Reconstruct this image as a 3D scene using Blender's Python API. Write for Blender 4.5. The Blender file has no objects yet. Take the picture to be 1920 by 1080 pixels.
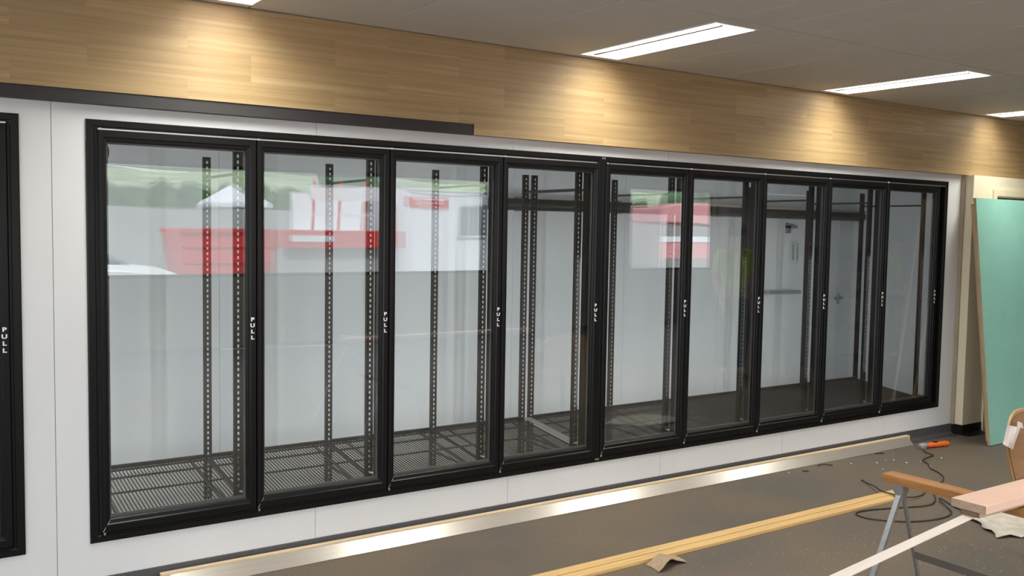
import bpy, bmesh, math, random
from mathutils import Vector, Matrix, noise
R = math.radians
random.seed(7)
scene = bpy.context.scene
col = scene.collection

# ------------------------------------------------------------------ camera, world, sun, exposure
cam_data = bpy.data.cameras.new('camera')
cam_data.sensor_fit = 'HORIZONTAL'; cam_data.sensor_width = 36.0
cam_data.lens = 36.0 * 1753.27 / 1920.0
cam_data.clip_start = 0.05; cam_data.clip_end = 800
cam = bpy.data.objects.new('camera', cam_data); col.objects.link(cam)
rot = Matrix(((0.829177, 0.021913, -0.558556), (-0.558736, 0.062356, -0.826998), (0.016707, 0.997813, 0.063948)))
cam.matrix_world = Matrix.Translation((-0.7745, -4.5961, 1.7445)) @ rot.to_4x4()
scene.camera = cam

world = bpy.data.worlds.new('overcast_sky'); scene.world = world; world.use_nodes = True
bg = world.node_tree.nodes['Background']
bg.inputs['Color'].default_value = (0.86, 0.93, 1.0, 1); bg.inputs['Strength'].default_value = 5.0

sun_d = bpy.data.lights.new('sun', 'SUN'); sun_d.energy = 5.0; sun_d.angle = R(3); sun_d.color = (1, .96, .9)
sun = bpy.data.objects.new('sun', sun_d); col.objects.link(sun)
sun.rotation_euler = Vector((-.25, -.62, -.75)).to_track_quat('-Z', 'Y').to_euler()

vs = scene.view_settings
scene.display_settings.display_device = 'sRGB'
vs.view_transform = 'Standard'; vs.look = 'None'; vs.gamma = 1.0; vs.exposure = 0.0
vs.use_curve_mapping = False
try:
    scene.cycles.use_denoising = True
    scene.cycles.max_bounces = 10; scene.cycles.transparent_max_bounces = 24
    scene.cycles.diffuse_bounces = 5; scene.cycles.glossy_bounces = 5
    scene.cycles.sample_clamp_indirect = 6.0
    scene.cycles.caustics_reflective = False; scene.cycles.caustics_refractive = False
except Exception:
    pass

# ------------------------------------------------------------------ materials
MATS = {}
def mat(name, color, rough=.5, metal=0.0, spec=.5, var=0.0, vscale=(6, 6, 6), bump=0.0, emit=None, estr=0.0):
    m = bpy.data.materials.new(name); m.use_nodes = True
    nt = m.node_tree; b = nt.nodes['Principled BSDF']
    b.inputs['Base Color'].default_value = (*color, 1)
    b.inputs['Roughness'].default_value = rough; b.inputs['Metallic'].default_value = metal
    b.inputs['Specular IOR Level'].default_value = spec
    if var or bump:
        tc = nt.nodes.new('ShaderNodeTexCoord'); mp = nt.nodes.new('ShaderNodeMapping')
        mp.inputs['Scale'].default_value = vscale
        nz = nt.nodes.new('ShaderNodeTexNoise'); nz.inputs['Scale'].default_value = 1.0
        nz.inputs['Detail'].default_value = 5; nz.inputs['Roughness'].default_value = .6
        nt.links.new(tc.outputs['Object'], mp.inputs['Vector']); nt.links.new(mp.outputs[0], nz.inputs['Vector'])
        if var:
            mr = nt.nodes.new('ShaderNodeMapRange')
            mr.inputs['From Min'].default_value = .3; mr.inputs['From Max'].default_value = .7
            mr.inputs['To Min'].default_value = 1 - var; mr.inputs['To Max'].default_value = 1 + var
            mx = nt.nodes.new('ShaderNodeMix'); mx.data_type = 'RGBA'; mx.blend_type = 'MULTIPLY'
            mx.inputs['Factor'].default_value = 1
            mx.inputs['A'].default_value = (*color, 1)
            nt.links.new(nz.outputs['Fac'], mr.inputs['Value'])
            nt.links.new(mr.outputs[0], mx.inputs['B']); nt.links.new(mx.outputs['Result'], b.inputs['Base Color'])
        if bump:
            bp = nt.nodes.new('ShaderNodeBump'); bp.inputs['Strength'].default_value = bump
            bp.inputs['Distance'].default_value = .01
            nt.links.new(nz.outputs['Fac'], bp.inputs['Height']); nt.links.new(bp.outputs[0], b.inputs['Normal'])
    if emit:
        b.inputs['Emission Color'].default_value = (*emit, 1); b.inputs['Emission Strength'].default_value = estr
    MATS[name] = m
    return m

white_panel = mat('white_panel', (.78, .78, .79), .42, var=.025, vscale=(3, 3, 1.2))
cold_panel = mat('cold_room_panel', (.80, .815, .84), .5, var=.02, vscale=(2, 2, 2))
black_metal = mat('black_metal', (.0045, .0045, .005), .34, spec=.28)
black_plastic = mat('black_plastic', (.0065, .006, .006), .45, spec=.3)
black_wire = mat('black_wire', (.02, .019, .019), .38)
brown_black = mat('brown_black_post', (.016, .0125, .012), .45, spec=.35)
alu = mat('aluminium', (.72, .71, .69), .32, 1.0)
alu_warm = mat('brushed_aluminium', (.54, .485, .43), .24, .5, spec=.8, var=.06, vscale=(3, 90, 90))
steel = mat('galvanised_steel', (.40, .42, .45), .38, .9, var=.15, vscale=(30, 30, 30))
dark_steel = mat('dark_steel', (.13, .11, .095), .5, .3)
spacer_grey = mat('spacer_grey', (.055, .055, .055), .4)
white_ink = mat('white_lettering', (.85, .85, .85), .5)
vinyl = mat('charcoal_vinyl', (.085, .083, .088), .45, var=.25, vscale=(140, 140, 140))
dark_strip = mat('charcoal_board', (.030, .026, .026), .6)
cream = mat('cream_paint', (.78, .70, .52), .55, var=.02)
pier_paint = mat('pier_paint', (.60, .57, .46), .6, var=.03)
raw_edge = mat('raw_edge', (.36, .29, .22), .7, var=.15, vscale=(20, 20, 4))
ceil_white = mat('ceiling_board', (.70, .68, .65), .8, var=.02, vscale=(4, 4, 4))
ceil_gap = mat('ceiling_gap', (.10, .09, .08), .9)
green_face = mat('green_paper', (.285, .585, .49), .7, var=.05, vscale=(3, 3, 3))
tan_paper = mat('tan_paper', (.46, .33, .20), .8, var=.12, vscale=(30, 30, 6))
pine = mat('pine', (.72, .47, .20), .55, var=.13, vscale=(2.2, 60, 60))
pine_pale = mat('pine_pale', (.72, .56, .36), .6, var=.13, vscale=(2.2, 60, 60))
beam_wood = mat('orange_pine', (.40, .185, .055), .5, var=.30, vscale=(45, 3.0, 45))
beam_end = mat('pine_end_grain', (.50, .35, .22), .75, var=.15, vscale=(60, 60, 60))
pink_primer = mat('pink_primer', (.78, .57, .49), .55, var=.05, vscale=(3, 14, 14))
white_alu = mat('white_painted_metal', (.82, .80, .80), .4, var=.03, vscale=(3, 30, 30))
ply = mat('moulded_ply', (.36, .22, .125), .45, var=.14, vscale=(4, 4, 26))
ply_edge = mat('ply_edge', (.55, .36, .18), .5, var=.15, vscale=(20, 20, 60))
paper = mat('paper', (.80, .75, .74), .8, var=.04)
cloth_mat = mat('drop_cloth', (.58, .54, .48), .9, var=.16, vscale=(14, 14, 14), bump=.6)
cardboard = mat('cardboard', (.42, .31, .20), .85, var=.12, vscale=(40, 40, 40))
rubber = mat('black_rubber', (.025, .021, .018), .6)
orange = mat('orange_plastic', (.86, .13, .02), .4)
grey_plastic = mat('grey_plastic', (.35, .35, .36), .45)
crumb = mat('plaster_crumb', (.80, .76, .70), .9)
dust = mat('sawdust', (.55, .43, .30), .95)
foam = mat('pipe_foam', (.022, .020, .019), .36)
highlight_tan = mat('highlight_tan', (.45, .38, .28), .5)
# outdoors / people
concrete = mat('concrete', (.42, .41, .40), .9, var=.12, vscale=(.8, .8, .8))
asphalt = mat('pale_paving', (.40, .40, .41), .9, var=.1, vscale=(.6, .6, .6))
leaf_dark = mat('hedge_leaves', (.05, .115, .03), .8, var=.75, vscale=(3.5, 3.5, 3.5), bump=.5)
leaf_pale = mat('tree_leaves', (.16, .26, .13), .8, var=.5, vscale=(1.2, 1.2, 1.2), bump=.5)
hill_green = mat('hillside', (.36, .44, .26), .95, var=.6, vscale=(.22, .3, .6))
bark = mat('bark', (.10, .07, .05), .9)
car_white = mat('car_white', (.82, .83, .84), .25)
car_glass = mat('car_glass', (.02, .025, .03), .1)
tyre = mat('tyre', (.02, .02, .02), .8)
red_paint = mat('red_paint', (.68, .035, .03), .45)
van_white = mat('van_white', (.85, .85, .87), .4)
curtain_grey = mat('curtain_grey', (.30, .34, .35), .7)
pink_tent = mat('pink_canvas', (.80, .36, .36), .8)
shade_white = mat('white_canvas', (.9, .9, .92), .7)
brick_brown = mat('dark_wall', (.16, .13, .11), .8, var=.1)
skin = mat('skin', (.55, .34, .25), .5)
lime = mat('lime_hi_vis', (.50, .68, .04), .7)
navy = mat('navy_cloth', (.02, .03, .06), .8)
blue_cap = mat('blue_cap', (.04, .09, .22), .7)
dark_cap = mat('dark_cap', (.03, .03, .035), .7)
hair_m = mat('hair', (.04, .025, .015), .6)
boot = mat('boot', (.12, .07, .04), .6)
shelf_dark = mat('gondola_dark', (.05, .045, .045), .5)
box_mats = [mat('carton_brown', (.28, .17, .09), .8), mat('carton_dark', (.06, .045, .04), .7), mat('carton_grey', (.22, .21, .2), .7)]

def floor_material():
    m = mat('floor_concrete', (.165, .143, .118), .62)
    nt = m.node_tree; b = nt.nodes['Principled BSDF']
    tc = nt.nodes.new('ShaderNodeTexCoord')
    def nz(scale, det):
        n = nt.nodes.new('ShaderNodeTexNoise'); n.inputs['Scale'].default_value = scale; n.inputs['Detail'].default_value = det
        nt.links.new(tc.outputs['Object'], n.inputs['Vector']); return n
    def mr(src, a, b_, c, d):
        r = nt.nodes.new('ShaderNodeMapRange'); r.inputs[1].default_value = a; r.inputs[2].default_value = b_
        r.inputs[3].default_value = c; r.inputs[4].default_value = d; nt.links.new(src, r.inputs[0]); return r.outputs[0]
    big = mr(nz(1.1, 6).outputs['Fac'], .35, .65, 0, 1)
    mx = nt.nodes.new('ShaderNodeMix'); mx.data_type = 'RGBA'
    mx.inputs['A'].default_value = (.114, .098, .081, 1); mx.inputs['B'].default_value = (.158, .117, .080, 1)
    nt.links.new(big, mx.inputs['Factor'])
    fine = mr(nz(70, 4).outputs['Fac'], .30, .70, .86, 1.14)
    m2 = nt.nodes.new('ShaderNodeMix'); m2.data_type = 'RGBA'; m2.blend_type = 'MULTIPLY'; m2.inputs['Factor'].default_value = 1
    nt.links.new(mx.outputs['Result'], m2.inputs['A']); nt.links.new(fine, m2.inputs['B'])
    speck = mr(nz(38, 2).outputs['Fac'], .70, .74, 0, .35)
    m3 = nt.nodes.new('ShaderNodeMix'); m3.data_type = 'RGBA'; m3.inputs['B'].default_value = (.42, .37, .30, 1)
    nt.links.new(speck, m3.inputs['Factor']); nt.links.new(m2.outputs['Result'], m3.inputs['A'])
    nt.links.new(m3.outputs['Result'], b.inputs['Base Color'])
    return m
floor_mat = floor_material()

def fascia_material():
    m = mat('timber_laminate', (.6, .4, .2), .5)
    nt = m.node_tree; b = nt.nodes['Principled BSDF']
    tc = nt.nodes.new('ShaderNodeTexCoord')
    sep = nt.nodes.new('ShaderNodeSeparateXYZ'); nt.links.new(tc.outputs['Object'], sep.inputs[0])
    cmb = nt.nodes.new('ShaderNodeCombineXYZ'); nt.links.new(sep.outputs['X'], cmb.inputs['X']); nt.links.new(sep.outputs['Z'], cmb.inputs['Y'])
    br = nt.nodes.new('ShaderNodeTexBrick')
    br.inputs['Scale'].default_value = 1; br.inputs['Mortar Size'].default_value = .0
    br.inputs['Brick Width'].default_value = .74; br.inputs['Row Height'].default_value = .128
    br.offset = .41; br.inputs['Color1'].default_value = (0, 0, 0, 1); br.inputs['Color2'].default_value = (1, 1, 1, 1)
    br.inputs['Bias'].default_value = 0
    nt.links.new(cmb.outputs[0], br.inputs['Vector'])
    off = nt.nodes.new('ShaderNodeVectorMath'); off.operation = 'MULTIPLY_ADD'
    off.inputs[1].default_value = (3.1, 0, 1.7)
    nt.links.new(br.outputs['Color'], off.inputs[0]); nt.links.new(tc.outputs['Object'], off.inputs[2])
    def streak(sc):
        mp = nt.nodes.new('ShaderNodeMapping'); mp.inputs['Scale'].default_value = sc
        n = nt.nodes.new('ShaderNodeTexNoise'); n.inputs['Scale'].default_value = 1; n.inputs['Detail'].default_value = 3
        nt.links.new(off.outputs[0], mp.inputs['Vector']); nt.links.new(mp.outputs[0], n.inputs['Vector']); return n.outputs['Fac']
    ramp = nt.nodes.new('ShaderNodeValToRGB')
    e = ramp.color_ramp.elements
    e[0].position = .22; e[0].color = (.315, .195, .085, 1)
    e[1].position = .78; e[1].color = (.465, .338, .175, 1)
    mid = ramp.color_ramp.elements.new(.5); mid.color = (.395, .268, .128, 1)
    nt.links.new(streak((.8, 1, 42)), ramp.inputs['Fac'])
    mr = nt.nodes.new('ShaderNodeMapRange'); mr.inputs[1].default_value = .3; mr.inputs[2].default_value = .7
    mr.inputs[3].default_value = .93; mr.inputs[4].default_value = 1.07
    nt.links.new(streak((2, 1, 150)), mr.inputs[0])
    mr2 = nt.nodes.new('ShaderNodeMapRange'); mr2.inputs[3].default_value = .91; mr2.inputs[4].default_value = 1.07
    nt.links.new(br.outputs['Color'], mr2.inputs[0])
    mm = nt.nodes.new('ShaderNodeMath'); mm.operation = 'MULTIPLY'
    nt.links.new(mr.outputs[0], mm.inputs[0]); nt.links.new(mr2.outputs[0], mm.inputs[1])
    mx = nt.nodes.new('ShaderNodeMix'); mx.data_type = 'RGBA'; mx.blend_type = 'MULTIPLY'; mx.inputs['Factor'].default_value = 1
    nt.links.new(ramp.outputs[0], mx.inputs['A']); nt.links.new(mm.outputs[0], mx.inputs['B'])
    nt.links.new(mx.outputs['Result'], b.inputs['Base Color'])
    return m
fascia_mat = fascia_material()

def glass_material():
    m = bpy.data.materials.new('door_glass'); m.use_nodes = True
    nt = m.node_tree; nt.nodes.clear()
    out = nt.nodes.new('ShaderNodeOutputMaterial'); mix = nt.nodes.new('ShaderNodeMixShader')
    tr = nt.nodes.new('ShaderNodeBsdfTransparent'); tr.inputs['Color'].default_value = (.965, .975, .97, 1)
    gl = nt.nodes.new('ShaderNodeBsdfGlossy'); gl.inputs['Roughness'].default_value = 0.0
    gl.inputs['Color'].default_value = (.96, .98, 1, 1)
    fr = nt.nodes.new('ShaderNodeFresnel'); fr.inputs['IOR'].default_value = 1.52
    # each face of the sealed double unit stands for the two air-glass surfaces of its sheet
    mu = nt.nodes.new('ShaderNodeMath'); mu.operation = 'MULTIPLY'; mu.inputs[1].default_value = 1.5; mu.use_clamp = True
    # fresnel must not depend on which side is hit
    geo = nt.nodes.new('ShaderNodeNewGeometry')
    nt.links.new(fr.outputs[0], mu.inputs[0]); nt.links.new(mu.outputs[0], mix.inputs[0])
    inv = nt.nodes.new('ShaderNodeMath'); inv.operation = 'SUBTRACT'; inv.inputs[0].default_value = 1.0
    nt.links.new(geo.outputs['Backfacing'], inv.inputs[1])
    m2 = nt.nodes.new('ShaderNodeMath'); m2.operation = 'MULTIPLY'
    nt.links.new(mu.outputs[0], m2.inputs[0]); nt.links.new(inv.outputs[0], m2.inputs[1])
    nt.links.new(m2.outputs[0], mix.inputs[0])
    nt.links.new(tr.outputs[0], mix.inputs[1]); nt.links.new(gl.outputs[0], mix.inputs[2])
    nt.links.new(mix.outputs[0], out.inputs['Surface'])
    return m
glass_mat = glass_material()

def diffuser_material():
    m = bpy.data.materials.new('lamp_diffuser'); m.use_nodes = True
    nt = m.node_tree; nt.nodes.clear()
    out = nt.nodes.new('ShaderNodeOutputMaterial'); add = nt.nodes.new('ShaderNodeAddShader')
    tr = nt.nodes.new('ShaderNodeBsdfTransparent'); em = nt.nodes.new('ShaderNodeEmission')
    em.inputs['Color'].default_value = (1, .95, .88, 1); em.inputs['Strength'].default_value = 1.6
    nt.links.new(tr.outputs[0], add.inputs[0]); nt.links.new(em.outputs[0], add.inputs[1]); nt.links.new(add.outputs[0], out.inputs[0])
    return m

diffuser_mat = diffuser_material()

# ------------------------------------------------------------------ mesh helpers
class MB:
    def __init__(self): self.bm = bmesh.new()
    def box(self, x0, x1, y0, y1, z0, z1):
        v = [self.bm.verts.new(p) for p in ((x0,y0,z0),(x1,y0,z0),(x1,y1,z0),(x0,y1,z0),(x0,y0,z1),(x1,y0,z1),(x1,y1,z1),(x0,y1,z1))]
        for f in ((0,3,2,1),(4,5,6,7),(0,1,5,4),(1,2,6,5),(2,3,7,6),(3,0,4,7)): self.bm.faces.new([v[i] for i in f])
        return self
    def prism(self, pts, axis, a, b):
        """extrude a 2-D outline along an axis from a to b; outline coordinates are the two other axes in xyz order"""
        def p3(p, t):
            if axis == 'x': return (t, p[0], p[1])
            if axis == 'y': return (p[0], t, p[1])
            return (p[0], p[1], t)
        A = [self.bm.verts.new(p3(p, a)) for p in pts]; B = [self.bm.verts.new(p3(p, b)) for p in pts]
        n = len(pts)
        self.bm.faces.new(A); self.bm.faces.new(B[::-1])
        for i in range(n): self.bm.faces.new((A[i], B[i], B[(i+1) % n], A[(i+1) % n]))
        return self
    def bar(self, p, q, w, h, up=(0, 0, 1)):
        p = Vector(p); q = Vector(q); d = (q - p).normalized(); u = Vector(up)
        s = d.cross(u)
        if s.length < 1e-4: s = d.cross(Vector((1, 0, 0)))
        s.normalize(); u = s.cross(d).normalized()
        vs_ = []
        for o in (p, q):
            for a, b in ((-1,-1),(1,-1),(1,1),(-1,1)): vs_.append(self.bm.verts.new(o + s*a*w/2 + u*b*h/2))
        for f in ((0,1,2,3),(7,6,5,4),(0,4,5,1),(1,5,6,2),(2,6,7,3),(3,7,4,0)): self.bm.faces.new([vs_[i] for i in f])
        return self
    def tube(self, pts, r, n=8, cap=True):
        pts = [Vector(p) for p in pts]; rings = []
        rad = r if isinstance(r, (list, tuple)) else [r]*len(pts)
        up = Vector((0, 0, 1)); prev = None
        for i, p in enumerate(pts):
            d = (pts[min(i+1, len(pts)-1)] - pts[max(i-1, 0)]).normalized()
            if prev is None:
                s = d.cross(up)
                if s.length < 1e-3: s = d.cross(Vector((1, 0, 0)))
            else: s = prev - d*prev.dot(d)
            s.normalize(); prev = s; t = d.cross(s)
            rings.append([self.bm.verts.new(p + (s*math.cos(2*math.pi*k/n) + t*math.sin(2*math.pi*k/n))*rad[i]) for k in range(n)])
        for a, b in zip(rings, rings[1:]):
            for k in range(n): self.bm.faces.new((a[k], a[(k+1) % n], b[(k+1) % n], b[k]))
        if cap: self.bm.faces.new(rings[0][::-1]); self.bm.faces.new(rings[-1])
        return self
    def loft(self, rings, closed=True, cap=True):
        V = [[self.bm.verts.new(p) for p in r] for r in rings]
        n = len(rings[0])
        for a, b in zip(V, V[1:]):
            for k in range(n if closed else n-1): self.bm.faces.new((a[k], a[(k+1) % n], b[(k+1) % n], b[k]))
        if cap and closed: self.bm.faces.new(V[0][::-1]); self.bm.faces.new(V[-1])
        return self
    def sphere(self, c, r, sub=2, sc=(1, 1, 1), jitter=0, seed=0):
        rs = bmesh.ops.create_icosphere(self.bm, subdivisions=sub, radius=1)
        for v in rs['verts']:
            k = 1 + (noise.noise(v.co*2.3 + Vector((seed, seed*1.7, 0)))*jitter if jitter else 0)
            v.co = Vector(c) + Vector((v.co.x*sc[0], v.co.y*sc[1], v.co.z*sc[2]))*r*k
        return self
    def ring(self, x0, x1, z0, z1, wl, wr, wb, wt, prof):
        """mitred rectangular frame in the x-z plane; prof = closed outline of (t across the width, y)"""
        loops = []
        for t, y in prof:
            loops.append([(x0+wl*t, y, z0+wb*t), (x1-wr*t, y, z0+wb*t), (x1-wr*t, y, z1-wt*t), (x0+wl*t, y, z1-wt*t)])
        V = [[self.bm.verts.new(p) for p in l] for l in loops]
        m = len(V)
        for i in range(m):
            a, b = V[i], V[(i+1) % m]
            for k in range(4): self.bm.faces.new((a[k], a[(k+1) % 4], b[(k+1) % 4], b[k]))
        return self
    def build(self, name, m, parent=None, smooth=False, bevel=0, loc=None):
        bmesh.ops.recalc_face_normals(self.bm, faces=self.bm.faces)
        if bevel:
            bmesh.ops.bevel(self.bm, geom=[e for e in self.bm.edges if e.is_manifold and e.calc_face_angle(0) > .5], offset=bevel, segments=2, profile=.6, affect='EDGES', clamp_overlap=True)
        me = bpy.data.meshes.new(name); self.bm.to_mesh(me); self.bm.free()
        if smooth:
            for p in me.polygons: p.use_smooth = True
        for k in (m if isinstance(m, (list, tuple)) else [m]): me.materials.append(k)
        o = bpy.data.objects.new(name, me); col.objects.link(o)
        if parent: o.parent = parent
        if loc: o.location = loc
        return o

def smooth_path(p, n=6):
    p = [Vector(q) for q in p]; out = []
    for i in range(len(p)-1):
        a, b, c, d = p[max(i-1, 0)], p[i], p[i+1], p[min(i+2, len(p)-1)]
        for k in range(n):
            t_ = k/n
            out.append(.5*((2*b)+(c-a)*t_+(2*a-5*b+4*c-d)*t_*t_+(3*b-a-3*c+d)*t_**3))
    return out+[p[-1]]
def tag(o, label=None, cat=None, group=None, kind=None):
    if label: o['label'] = label
    if cat: o['category'] = cat
    if group: o['group'] = group
    if kind: o['kind'] = kind
    return o
def empty(name, loc, rz=0, **k):
    o = bpy.data.objects.new(name, None); col.objects.link(o); o.location = loc; o.rotation_euler.z = rz
    o.empty_display_size = .1
    return tag(o, **k)
def struct(o, label=None):
    o['kind'] = 'structure'
    if label: o['label'] = label
    return o
CH = {}
def copy_tree(o, parent=None):
    c = o.copy(); col.objects.link(c)
    if parent is not None:
        c.parent = parent; c.matrix_parent_inverse = o.matrix_parent_inverse
    for ch in list(o.children): copy_tree(ch, c)
    return c

# ------------------------------------------------------------------ dimensions
W = 6.8265; FB = .2535; FT = 2.2035; CEIL = 2.7885
PIT = .7337; GAP = .044
def door_left(i): return .048 + PIT*i + (GAP if i >= 4 else 0)
XL, XR, YF = -5.0, 13.0, -8.6      # room extents

# ------------------------------------------------------------------ room shell
struct(MB().box(XL-.2, XR+.2, YF-.2, .0, -.12, 0).build('floor', floor_mat))
# white insulated panels around the cooler fronts
m = MB()
joints = [-4.98, -3.86, -2.62, -1.38, -.14, 1.10, 2.325, 3.565, 4.805, 6.055, 7.045]
for a, b in zip(joints, joints[1:]):
    m.box(a+.0012, b-.0012, .004, .09, FT, CEIL)
    m.box(a+.0012, b-.0012, .004, .09, .0, FB)
m.box(-.268, -.1412, .004, .09, FB, FT); m.box(-.1388, -.001, .004, .09, FB, FT)
m.box(W+.001, 7.045, .004, .09, FB, FT); m.box(-4.98, -1.09, .004, .09, FB, FT)
struct(m.build('wall_back', white_panel))
struct(MB().box(-4.98, 7.04, .012, .085, .005, .245).box(-4.98, 7.04, .012, .085, 2.21, 2.785).box(-.2, -.1, .012, .085, .2, 2.25).build('wall_back_joints', ceil_gap))
# coved skirting
sk = [(-.003, .088), (-.006, .088), (-.007, .030), (-.012, .014), (-.026, .005), (-.075, .0025), (-.075, 0), (.003, 0), (.003, .088)]
struct(MB().prism(sk, 'x', -4.98, 7.03).build('baseboard_back', vinyl))
# timber fascia with a missing lower strip on the left
struct(MB().box(XL, 2.02, -.052, .003, 2.326, CEIL-.004).box(2.02, XR, -.052, .003, 2.267, CEIL-.004).build('trim_1', fascia_mat))
struct(MB().box(XL, 2.019, -.046, .003, 2.268, 2.3255).build('trim_2', dark_strip))
# cream wall stepping forward on the right, with a door opening
dx0, dx1, dz = 7.40, 8.28, 2.10
m = MB()
m.box(7.045, dx0, -.10, .09, 0, 2.266).box(dx1, XR, -.10, .09, 0, 2.266).box(dx0, dx1, -.10, .09, dz, 2.266)
m.box(7.045, XR, .0031, .09, 2.266, CEIL)
struct(m.build('wall_right', cream))
struct(MB().box(7.028, 7.044, -.030, .004, .085, 2.265).build('trim_3', raw_edge))
struct(MB().prism([(y-.10, z) for y, z in sk], 'x', 7.04, dx0-.06).box(7.034, 7.0445, -.105, -.006, 0, .088).build('baseboard_right', black_plastic))
door = struct(MB().box(dx0+.01, dx1-.01, .01, .05, .01, dz-.01).build('dark_doorway_1', dark_strip))  # dark leaf stands in for the unlit room behind the opening
MB().ring(dx0-.055, dx1+.055, -.02, dz+.055, .07, .07, .02, .07, [(0, -.118), (.8, -.118), (1, -.108), (1, -.02), (0, -.098)]).build('door_frame', cream, door)
MB().tube([(dx0+.08, .008, 1.02), (dx0+.08, -.04, 1.02), (dx0+.20, -.04, 1.02)], .009, 8).build('door_handle', alu, door)
# other room walls
struct(MB().box(XL-.15, XL, YF, -7.9, 0, CEIL).box(XL-.15, XL, -.9, .09, 0, CEIL).box(XL-.15, XL, -7.9, -.9, 2.5, CEIL).box(XL-.15, XL, -7.9, -.9, 0, .08).build('wall_left', cream))
m = MB()
for y in (-7.9, -6.15, -4.4, -2.65, -.94): m.box(XL-.10, XL-.05, y, y+.04, .08, 2.5)
m.box(XL-.10, XL-.05, -7.9, -.9, .08, .13).box(XL-.10, XL-.05, -7.9, -.9, 2.45, 2.5)
struct(m.build('window_3', black_metal))  # left glazing added out of view for more daylight on the panels
struct(MB().box(XR, XR+.15, YF, .09, 0, CEIL).build('wall_end', brick_brown))
SILL, HEAD = .98, 2.56
w1 = (-4.4, 7.75); w2 = (10.75, 12.95)
m = MB().box(XL, XR, YF-.15, YF, 0, SILL).box(XL, XR, YF-.15, YF, HEAD, CEIL)
m.box(XL, w1[0], YF-.15, YF, SILL, HEAD).box(w1[1], w2[0], YF-.15, YF, SILL, HEAD).box(w2[1], XR, YF-.15, YF, SILL, HEAD)
struct(m.build('wall_front', pier_paint))
for n, (a, b) in enumerate((w1, w2)):
    m = MB().ring(a, b, SILL, HEAD, .05, .05, .05, .05, [(0, YF-.11), (1, YF-.11), (1, YF-.05), (0, YF-.05)])
    struct(m.build('window_%d' % (n+1), black_metal))

# ceiling boards with joints; slots left for the linear lights
LX = [(.43, .73), (2.70, 3.01), (4.955, 5.25), (7.115, 7.415)]
LY0, LY1 = -.112, -1.235
cuts = [XL, -4.4, -3.75, -3.1, -2.45, -1.8, -1.15, -.5, .075, .43, .73, 1.39, 2.05, 2.70, 3.01, 3.318, 3.95, 4.64, 4.955, 5.25, 5.89, 6.5, 7.115, 7.415, 8.05, 8.7, 9.35, 10, 10.65, 11.3, 11.95, 12.6, XR]
rows = [.09, -1.315, -2.56, -3.805, -5.05, -6.295, -7.54, YF-.15]
m = MB(); g = .0048
for i in range(len(cuts)-1):
    a, b = cuts[i], cuts[i+1]
    light = any(abs(a-l[0]) < .01 for l in LX)
    for r in range(len(rows)-1):
        y1, y0 = rows[r], rows[r+1]
        if light and r in (0, 3):
            dy = {0: 0, 3: -3.735}[r]
            m.box(a+g, b-g, LY0+dy, y1-(g if r else 0), CEIL, CEIL+.012); m.box(a+g, b-g, y0+g, LY1+dy, CEIL, CEIL+.012)
        else:
            m.box(a+g, b-g, y0+g, y1-g, CEIL, CEIL+.012)
ce = struct(m.build('ceiling', ceil_white))
MB().box(XL-.2, XR+.2, YF-.2, 1.9, CEIL+.10, CEIL+.25).build('ceiling_slab', ceil_gap, ce)
m = MB()
for i in range(len(cuts)-1):
    a, b = cuts[i], cuts[i+1]
    if any(abs(a-l[0]) < .01 for l in LX):
        m.box(a, b, LY0, .09, CEIL+.013, CEIL+.02); m.box(a, b, LY0-3.735, LY1, CEIL+.013, CEIL+.02)
        m.box(a, b, YF, LY1-3.735, CEIL+.013, CEIL+.02)
    else: m.box(a, b, YF, .09, CEIL+.013, CEIL+.02)
m.build('ceiling_backing', ceil_gap, ce)

# cool room behind the doors
CF, CB, CX0, CX1, CC = .17, 1.55, -1.30, 7.69, 2.50
struct(MB().box(CX0-.1, CX1+.1, .09, CB+.1, .0, CF).build('floor_cool_room', mat('cool_room_floor', (.60, .56, .52), .6, var=.08)))
m = MB(); cj = [CX0, -.1, 1.06, 2.22, 3.38, 4.54, 5.70, 6.28]
for a, b in zip(cj, cj[1:]): m.box(a+.001, b-.001, CB, CB+.1, CF, CC)
m.box(7.452, CX1+.1, CB, CB+.1, CF, CC).box(6.28, 7.452, CB, CB+.1, 2.12, CC)
struct(m.build('wall_cool_room_back', cold_panel))
struct(MB().box(CX1, CX1+.1, .09, CB, CF, CC).build('wall_cool_room_right', cold_panel))
struct(MB().box(CX0-.1, CX0, .09, CB, CF, CC).build('wall_cool_room_left', cold_panel))
struct(MB().box(CX0-.1, CX1+.1, .09, CB+.1, CC, CC+.1).build('ceiling_cool_room', cold_panel))
d2 = struct(MB().box(6.29, 7.445, CB+.005, CB+.09, CF+.01, 2.115).build('door_2', cold_panel), 'white cool room door with lever handle seen through the seventh glass door')
MB().bar((6.741, CB-.035, 1.648), (6.741, CB-.035, 1.463), .035, .02, (1, 0, 0)).box(6.728, 6.754, CB-.04, CB+.006, 1.625, 1.645).box(6.728, 6.754, CB-.04, CB+.006, 1.466, 1.486).build('door_handle', alu, d2)
MB().tube([(6.33, CB-.05, 1.163), (6.80, CB-.05, 1.158)], .019, 10).box(6.36, 6.39, CB-.05, CB+.006, 1.15, 1.175).box(6.74, 6.77, CB-.05, CB+.006, 1.15, 1.175).build('push_bar', alu, d2)
MB().box(6.62, 6.76, CB-.03, CB+.006, 1.79, 1.815).box(6.62, 6.66, CB-.03, CB+.006, 1.74, 1.83).build('door_bracket', steel, d2)
MB().box(7.42, 7.53, CB-.02, CB+.006, 1.06, 1.09).tube([(7.447, CB-.02, 1.02), (7.447, CB-.02, 1.13)], .012, 8).build('hinge', steel, d2)

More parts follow.
